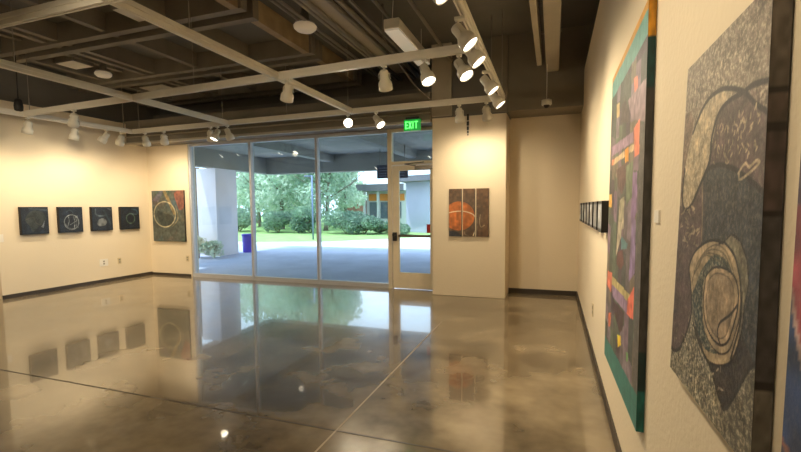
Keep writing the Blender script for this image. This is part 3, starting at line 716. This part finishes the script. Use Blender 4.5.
# --- P4 at right edge, runs out of the picture
def art4():
    A = Art(90, 150, .7, (52, 68, 104)); A.c[..., 3] = .12
    A.fill([(0, .42), (.05, .34), (.13, .26), (.3, .2), (.6, .2), (1, .3), (1, 1), (0, 1)], (150, 70, 76))
    A.fill([(0, 1), (0, .56), (.3, .6), (.7, .8), (1, 1)], (92, 62, 84))
    A.line(smooth([(0, .42), (.05, .34), (.13, .26), (.3, .2), (.6, .2), (1, .3)]), (176, 150, 140), .006)
    A.line(smooth([(0, .17), (.06, .16), (.12, .18), (.2, .24)]), (140, 96, 84), .006)
    A.mottle(.3, 14, 22, 3); return A
q4 = [(XF, .770, 1.74), (XF, .20, 1.74), (XF, .20, .84), (XF, .784, .84)]
o4 = (XF, .49, .84)
t = thing('painting', o4, 'blue and maroon canvas cut off by the right edge of the view', 'painting')
art_mesh('painted_face', art4(), rel(q4, o4), MA2, t); slab(rel(q4, o4), (-1, 0, 0), .028, 'stretcher', M_canvas, t)

# --- row of small canvases far along the right wall
def small(corners_fn, art, m, label, origin, n, depth, group=None, name='painting'):
    t = thing(name, origin, label, 'painting', group)
    return t
places = ['farthest', 'second farthest', 'third from the alcove', 'middle', 'fifth from the alcove', 'second nearest', 'nearest']
ms = mat('small_canvas_black', (22, 21, 22), .55)
for i, y in enumerate([5.62, 5.22, 4.82, 4.44, 4.06, 3.68, 3.32]):
    o = (XR - .055, y, 1.17)
    q = [(XR - .055, y + .12, 1.385), (XR - .055, y - .12, 1.385), (XR - .055, y - .12, 1.17), (XR - .055, y + .12, 1.17)]
    t = thing('small_painting', o, 'small dark deep-edged canvas in the right wall row, the %s one' % places[i] if i != 3 else 'small dark deep-edged canvas in the right wall row, the middle one', 'painting', 'row of small dark canvases along the right wall')
    A = Art(24, 24, 1, (150, 156, 160)); A.c[..., 3] = .2; A.mottle(.45, 4, 4, i); A.line([(0, .05), (1, .05)], (40, 38, 36), .05); A.line([(0, .95), (1, .95)], (40, 38, 36), .05)
    A.line(smooth([(.2, .3), (.5, .7), (.8, .4)]), (170, 160, 140), .03)
    art_mesh('painted_face', A, rel(q, o), MA2, t); slab(rel(q, o), (-1, 0, 0), .054, 'stretcher', ms, t)

# --- four small canvases on the left wall
def artL(k):
    A = Art(60, 60, 1.03, (26, 33, 43)); A.c[..., 3] = .1
    rng = np.random.RandomState(20 + k)
    if k == 0:
        A.fill(smooth([(.15, .55), (.4, .85), (.8, .8), (.9, .55), (.6, .25), (.4, .1), (.3, .3)], True), (50, 54, 50))
        A.line(smooth([(.2, .55), (.45, .62), (.55, .4), (.75, .35)]), (84, 80, 68), .02, .7)
        A.fill([(.70, .26), (.80, .22), (.86, .50), (.76, .32)], (140, 146, 150))
        A.line([(.3, .95), (.95, .88)], (72, 80, 84), .03, .6)
    if k == 1:
        circ = [(.52 + .31 * math.cos(a / 20 * 6.283), .40 + .29 * math.sin(a / 20 * 6.283)) for a in range(21)]
        A.line(circ, (150, 154, 152), .016)
        for x in (.62, .70, .77): A.line(smooth([(x, .16), (x + .03, .4), (x - .01, .64)]), (140, 144, 142), .012)
        A.line([(.35, .25), (.42, .45), (.40, .6)], (140, 144, 142), .014); A.line([(.45, .3), (.75, .46)], (150, 154, 152), .014)
        A.line(smooth([(.25, .35), (.35, .2), (.5, .15), (.68, .14)]), (130, 134, 132), .012)
        A.line(smooth([(.33, .8), (.45, .88), (.58, .78), (.6, .6)]), (80, 88, 94), .018, .7)
    if k == 2:
        A.fill(smooth([(.25, .3), (.35, .48), (.6, .5), (.72, .35), (.6, .22), (.35, .2)], True), (120, 122, 118), None, .75)
        A.line(smooth([(.2, .9), (.2, .7), (.4, .62), (.7, .65)]), (84, 94, 98), .03, .8)
        A.line(smooth([(.6, .85), (.72, .6), (.9, .3)]), (58, 70, 76), .04, .8); A.line([(.8, .93), (1, .85)], (120, 124, 120), .03, .6)
    if k == 3:
        circ = [(.52 + .22 * math.cos(a / 20 * 6.283), .48 + .22 * math.sin(a / 20 * 6.283)) for a in range(21)]
        A.line(circ, (86, 104, 84), .025, .9); A.line(smooth([(.3, .6), (.5, .68), (.85, .66)]), (92, 108, 112), .02, .8)
        A.line(smooth([(.6, .9), (.85, .85), (.9, .7)]), (60, 84, 92), .03, .7)
    A.mottle(.35, 8, 8, 30 + k)
    for e in ([(0, 0), (1, 0)], [(0, 1), (1, 1)], [(0, 0), (0, 1)], [(1, 0), (1, 1)]): A.line(e, (12, 12, 14), .03)
    return A
L4 = ['first small dark canvas from the left, smoky with a pale fleck', 'small dark canvas with a white scribbled circle', 'small dark canvas with a pale oval smudge under a curl', 'small dark canvas with a dim green ring, nearest the corner']
for k, (ya, yb) in enumerate([(4.435, 4.829), (4.99, 5.38), (5.54, 5.928), (6.095, 6.493)]):
    X = XL + .05; o = (XL, (ya + yb) / 2, .965)
    q = [(X, ya, 1.402), (X, yb, 1.402), (X, yb, .965), (X, ya, .965)]
    t = thing('square_painting', o, L4[k] + ', left wall', 'painting', 'four small square canvases on the left wall')
    art_mesh('painted_face', artL(k), rel(q, o), MA2, t); slab(rel(q, o), (1, 0, 0), .05, 'stretcher', M_canvas, t)

# --- tall canvas on the back wall
def artB():
    A = Art(90, 120, .83, (82, 88, 82)); A.c[..., 3] = .1
    U, V = A.U, A.V
    for sd_, c, th in ((1, (58, 84, 100), .55), (2, (118, 104, 80), .62), (3, (62, 88, 74), .58), (4, (116, 78, 66), .74)):
        n = vnoise(U, V, 4, 4, sd_) * .8 + vnoise(U, V, 11, 12, sd_ + 7) * .2; k = np.clip((n - th) * 4, 0, 1)[..., None] * .8
        A.c[..., :3] = A.c[..., :3] * (1 - k) + np.array(c) * k
    A.fill(smooth([(.72, .95), (1, 1), (1, .68), (.86, .62), (.78, .75)], True), (158, 76, 60), None, .65)
    A.fill([(0, .8), (.25, 1), (.4, 1), (.2, .78)], (110, 92, 128), None, .5)
    A.fill([(.35, 1), (.45, 1), (.75, .55), (.68, .52)], (176, 140, 82), None, .6)
    A.fill(smooth([(.15, .6), (.3, .3), (.6, .35), (.65, .5), (.4, .55)], True), (48, 54, 50), None, .6)
    circ = [(.39 + .34 * math.cos(a / 30 * 6.283), .535 + .25 * math.sin(a / 30 * 6.283)) for a in range(31)]
    A.line(circ, (206, 194, 158), .011, .75)
    A.line(smooth([(.62, .3), (.8, .45), (.75, .7)]), (184, 160, 110), .008, .6)
    A.mottle(.2, 20, 24, 8); return A
X0, X1, Y_ = -7.735, -6.905, YB - .06
q = [(X0, Y_, 1.722), (X1, Y_, 1.722), (X1, Y_, .70), (X0, Y_, .70)]; o = ((X0 + X1) / 2, YB - .02, .70)
t = thing('painting', o, 'multicoloured canvas with a pale ring on the back wall beside the window', 'painting')
art_mesh('painted_face', artB(), rel(q, o), MA2, t); slab(rel(q, o), (0, -1, 0), .038, 'stretcher', M_canvas, t)

# --- triptych on the pillar: one picture across three panels
def artT():
    A = Art(180, 120, .585 / .705, (98, 72, 50)); A.c[..., 3] = .08
    U, V = A.U, A.V
    k = np.clip((.85 - np.hypot((U - .35) * .83, V - .45) * 1.5), 0, 1)[..., None]
    A.c[..., :3] = A.c[..., :3] * (1 - k) + np.array((78, 76, 74)) * k
    A.fill([(0, .12), (.2, .10), (.35, .0), (0, 0)], (52, 54, 62))
    circ = [(.255 + .40 * math.cos(a / 40 * 6.283), .43 + .305 * math.sin(a / 40 * 6.283)) for a in range(41)]
    A.fill(circ, (176, 100, 48))
    A.fill([(x * .9 + .02, y * .85 + .08) for x, y in circ], (188, 108, 52), None, .5)
    A.line(smooth([(0, .50), (.15, .525), (.35, .53), (.52, .50), (.64, .44), (.68, .32), (.67, .15), (.62, .02)]), (220, 206, 176), .010)
    A.line(smooth([(.72, .38), (.72, .2), (.70, .05)]), (150, 140, 118), .006, .6)
    A.line(smooth([(.80, .46), (.78, .3), (.82, .2), (.90, .24)]), (176, 160, 130), .007, .7)
    A.line(smooth([(.40, .1), (.42, .04), (.5, .02)]), (150, 140, 120), .008, .7)
    A.mottle(.2, 18, 16, 5); return A
AT = artT()
tl = ['left panel of the triptych, mostly orange disc, on the pillar', 'middle panel of the triptych, right half of the orange disc', 'right panel of the triptych, brown with pale drips']
for k, (xa, xb) in enumerate([(-1.477, -1.290), (-1.266, -1.092), (-1.068, -.890)]):
    i0 = int(round((xa + 1.477) / .587 * 179)); i1 = int(round((xb + 1.477) / .587 * 179)) + 1
    A = Art(i1 - i0, 120, .3, (0, 0, 0)); A.c = AT.c[:, i0:i1].copy()
    Y_ = YP - .032; q = [(xa, Y_, 1.618), (xb, Y_, 1.618), (xb, Y_, .912), (xa, Y_, .912)]; o = ((xa + xb) / 2, YP, .912)
    t = thing('triptych_panel', o, tl[k], 'painting', 'triptych panels on the pillar')
    art_mesh('painted_face', A, rel(q, o), MA2, t); slab(rel(q, o), (0, -1, 0), .031, 'stretcher', M_canvas, t)

# ------------------------------------------------------------------ outdoors
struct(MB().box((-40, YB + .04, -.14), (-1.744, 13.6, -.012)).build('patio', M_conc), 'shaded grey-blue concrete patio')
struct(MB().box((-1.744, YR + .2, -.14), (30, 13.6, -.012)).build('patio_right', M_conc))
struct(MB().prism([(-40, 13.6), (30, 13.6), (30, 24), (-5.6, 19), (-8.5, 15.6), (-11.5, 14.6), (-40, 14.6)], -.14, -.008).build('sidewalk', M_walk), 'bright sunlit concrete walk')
struct(MB().prism([(-40, 14.6), (-11.5, 14.6), (-8.5, 15.6), (-5.6, 19), (30, 24), (30, 70), (-60, 70)], -.14, .0).build('lawn', M_lawn), 'sunlit green lawn')
# canopy
cn = struct(MB().box((-9.75, 7.2, 3.0), (14, 12.6, 3.35)).build('canopy', M_soffit), 'grey concrete canopy over the patio')
MB().box((-9.0, 12.25, 2.48), (14, 12.6, 3.0)).build('edge_beam', M_soffit, cn)
MB().box((-9.32, 9.0, 2.50), (-9.0, 12.6, 3.0)).build('edge_beam', M_soffit, cn)
for x in (-6.6, -3.9, -1.2, 1.5): MB().box((x - .12, 7.2, 2.78), (x + .12, 12.25, 3.0)).build('rib', M_soffit, cn)
struct(MB().box((-9.75, 7.5, 3.35), (1.0, 11.8, 3.9)).build('canopy_parapet', M_soffit))
tag(MB().box((-9.72, 9.97, -.012), (-9.04, 10.83, 2.50)).build('concrete_pier', M_pier), 'wide pale concrete pier under the canopy, behind the shrubs', 'pier')
tag(MB().box((-11.6, 10.2, -.012), (-10.2, 10.6, 2.6)).build('side_wall', mat('side_wall_brown', (120, 104, 96), .85, noise=.1)), 'brownish wall beyond the pier at the window edge', 'wall')
# bin
t = thing('trash_bin', (-9.0, 11.25, -.012), 'purple trash bin standing beside the concrete pier', 'trash bin')
MB().lathe([(.17, 0), (.175, .02), (.195, .53), (.195, .53), (.18, .53), (.17, .05)], 28, caps=False).build('bin_body', M_bin, t)
MB().lathe([(.195, .51), (.207, .53), (.207, .565), (.19, .57), (.185, .54)], 28, caps=False).build('rim', M_bin, t)
# signboard hanging from canopy
t = thing('hanging_sign', (-4.08, 11.0, 2.13), 'dark navy signboard with faint text rows hanging outside above the door', 'sign')
MB().box((-.44, -.02, 0), (.44, .02, .36)).build('sign_board', M_navy, t, bevel=.004)
m = MB(); rr = random.Random(3)
for r_ in range(4):
    x = -.38
    while x < .34:
        L_ = rr.uniform(.02, .06); m.box((x, -.024, .06 + r_ * .07), (min(x + L_, .38), -.02, .075 + r_ * .07)); x += L_ + .018
m.build('text_rows', mat('sign_text', (150, 154, 166), .6), t)
m = MB(); m.tube([(-.35, 0, .36), (-.35, 0, .87)], .01, 6); m.tube([(.35, 0, .36), (.35, 0, .87)], .01, 6); m.build('hanger_rod', M_steel, t)

# red handle/label on door glass
tag(MB().box((-1.925, YB - .03, .875 + .20), (-1.862, YB - .026, .875 + .06)).build('door_sticker', M_red), 'small red sticker on the right side of the door glass', 'sticker')

# foliage
def leaves(name, m, parent, blobs, n, size, seed, loc=(0, 0, 0)):
    rng = np.random.RandomState(seed)
    w = np.array([b[3] * b[4] * b[5] for b in blobs]); w = w / w.sum()
    idx = rng.choice(len(blobs), n, p=w); B = np.array(blobs)[idx]
    d = rng.normal(size=(n, 3)); d /= np.linalg.norm(d, axis=1)[:, None]
    r = rng.rand(n) ** .30
    c = B[:, :3] + d * r[:, None] * B[:, 3:6]
    c[:, 2] = np.maximum(c[:, 2], .03)
    a = rng.normal(size=(n, 3)); a /= np.linalg.norm(a, axis=1)[:, None]
    b = np.cross(a, rng.normal(size=(n, 3))); b /= np.linalg.norm(b, axis=1)[:, None]
    s = size * (.6 + .8 * rng.rand(n))[:, None]
    V = np.stack([c - a * s, c + b * s * .45, c + a * s, c - b * s * .45], 1).reshape(-1, 3)
    F = np.arange(4 * n).reshape(-1, 4)
    me = bpy.data.meshes.new(name); me.from_pydata(V.tolist(), [], F.tolist()); me.materials.append(m)
    o = bpy.data.objects.new(name, me); C.objects.link(o); o.parent = parent; o.location = loc
    return o
def tree(x, y, h, wd, m, label, seed, trunk=.12, n=5200, size=.13, low=.3, cat='tree', group='trees behind the lawn'):
    t = thing('tree', (x, y, 0), label, cat, group)
    rng = random.Random(seed); tk = MB()
    top = Vector((rng.uniform(-.3, .3), rng.uniform(-.3, .3), h * .7))
    tk.lathe([(trunk * 1.4, 0), (trunk, .3), (trunk * .8, top.length * .6), (trunk * .4, top.length)], 10, (0, 0, -.02), top)
    for i in range(5):
        a = rng.uniform(0, 6.28); b = top * rng.uniform(.4, .8)
        e = b + Vector((math.cos(a) * wd * .35, math.sin(a) * wd * .35, h * .2)); tk.lathe([(trunk * .45, 0), (trunk * .15, (e - b).length)], 7, b, e - b)
    tk.build('trunk', M_bark, t)
    blobs = []
    for i in range(12):
        a = rng.uniform(0, 6.28); r = rng.uniform(0, .33) * wd; zz = rng.uniform(low, .9) * h
        blobs.append((math.cos(a) * r, math.sin(a) * r, zz, wd * rng.uniform(.18, .3), wd * rng.uniform(.18, .3), h * rng.uniform(.09, .16)))
    leaves('foliage', m, t, blobs, n, size, seed)
    return t
tree(-16.5, 24, 6.5, 6.0, M_leafA, 'pale leafy tree behind the first window, right of the bin', 1, low=.25)
tree(-12.8, 23, 6.2, 5.5, M_leafB, 'mid-green tree with a broad crown in the second window', 2, low=.2)
tree(-13.4, 27, 6.2, 4.2, M_leafA, 'pale green tree at the left of the third window', 3, low=.25)
tree(-20.5, 27, 7.5, 7.0, M_leafB, 'tall leafy tree far left behind the pale one', 4, low=.2)
tree(-18.2, 30, 8.0, 7.0, M_leafB, 'tall background tree behind the broad crown', 5, low=.15)
tree(-22.5, 35, 9.5, 9, M_leafC, 'large dark background tree at the back of the lawn', 6, low=.1, n=7000, size=.2)
tree(-17.2, 36, 5.0, 4.5, M_leafA, 'low pale background tree left of the far building', 7, low=.1, n=4000, size=.16)
tree(-26, 34, 9.5, 11, M_leafB, 'large background tree at the far left of the lawn', 8, low=.1, n=7000, size=.2)
def shrub(x, y, h, wd, m, label, seed, n=1800, size=.07, group='shrubs along the lawn edge'):
    t = thing('shrub', (x, y, 0), label, 'shrub', group)
    rng = random.Random(seed); st = MB()
    for i in range(7):
        a = rng.uniform(0, 6.28); st.tube([(0, 0, -.02), (math.cos(a) * wd * .3, math.sin(a) * wd * .3, h * .7)], .012, 6)
    st.build('stems', M_bark, t)
    blobs = [(rng.uniform(-.3, .3) * wd, rng.uniform(-.25, .25) * wd, rng.uniform(.3, .7) * h, wd * .28, wd * .28, h * .3) for _ in range(6)]
    leaves('foliage', m, t, blobs, n, size, seed)
names = ['leftmost of the dark row behind the lawn', 'second in the dark row behind the lawn', 'below the broad-crowned tree', 'in front of the pale tree by the second mullion', 'dense one left of the far building', 'low one under the far building', 'rightmost one by the walk']
for i, (x, y, h, wd, m_) in enumerate([(-17.4, 21, 1.5, 2.8, M_leafC), (-14.6, 20.8, 1.3, 2.3, M_leafC), (-12.4, 20.6, 1.5, 2.2, M_leafC), (-10.4, 20.8, 1.5, 2.6, M_leafC), (-9.1, 20.4, 1.1, 1.8, M_leafC), (-8.3, 21.4, .6, 1.4, M_leafB), (-7.4, 20.2, .8, 1.3, M_leafC)]):
    shrub(x, y, h, wd, m_, 'green shrub, ' + names[i], 40 + i, n=3200, size=.08)
for i, (x, y, h) in enumerate([(-9.72, 9.30, .62), (-9.28, 9.50, .66), (-8.88, 9.62, .50), (-10.1, 9.1, .7)]):
    shrub(x, y, h, .72, M_leafD if i % 2 else M_leafA, 'pale low shrub, ' + ['in front of the pier base', 'against the middle of the pier front', 'at the pier corner', 'at the left edge of the first window'][i], 60 + i, n=900, size=.045, group='low shrubs at the foot of the pier')

# lamp post outside (thin blue-grey post left of third mullion)
t = thing('lamp_post', (-9.75, 16.4, 0), 'thin blue-grey post with a short arm in the second window beside the mullion', 'post')
mp = mat('post_blue_grey', (112, 128, 160), .5)
MB().tube([(0, 0, -.01), (0, 0, 2.74)], .035, 10).build('pole', mp, t)
MB().box((-.38, -.02, 2.70), (0, .02, 2.74)).build('arm', mp, t)

# far building
bd = thing('far_building', (-13.2, 30, 0), 'pale campus building with an orange window band and grey fascia', 'building')
MB().box((0, 0, 0), (9.5, 6, 2.9)).build('wall', M_bwall, bd)
MB().box((-.5, -.8, 2.55), (3.2, 5, 3.05)).build('fascia', M_bdark, bd)
MB().box((3.2, -.8, 2.55), (3.8, 5, 3.05)).build('fascia', M_bwall, bd)
MB().box((.2, -.06, 1.85), (3.0, 0, 2.35)).build('orange_band', M_orange, bd)
for a in (.25, 1.15, 2.05): MB().box((a, -.05, .55), (a + .7, 0, 1.75)).build('window', M_bglass, bd)
MB().box((-1.6, -.1, 0), (0, 0, 1.9)).build('brick_wall', M_brick, bd)
for a in (-.1, 1.0, 1.9): MB().box((a, -.45, 0), (a + .16, -.25, 2.55)).build('column', M_bwall, bd)
t = thing('near_building', (-5.7, 22, 0), 'pale blue-grey building seen through the door glass', 'building')
mnb = mat('near_wall', (168, 172, 192), .85, noise=.08, scale=1)
m = MB(); m.prism([(-1.9, .6), (-.4, .0), (-.3, 3), (-1.9, 3)], 0, 2.7); m.build('wall', mnb, t)
MB().box((-.2, 1.2, 0), (.05, 1.5, 3.1)).build('column', M_bwall, t)
MB().box((.35, 1.6, 0), (.62, 1.9, 3.1)).build('column', M_bwall, t)
MB().box((-.3, 4.0, 0), (3.0, 6, 2.4)).build('rear_wall', M_walk, t)
MB().prism([(-2.2, -.2), (-.1, -.9), (.2, .8), (-2.0, 2.6)], 2.7, 3.0).build('roof', M_bdark, t)
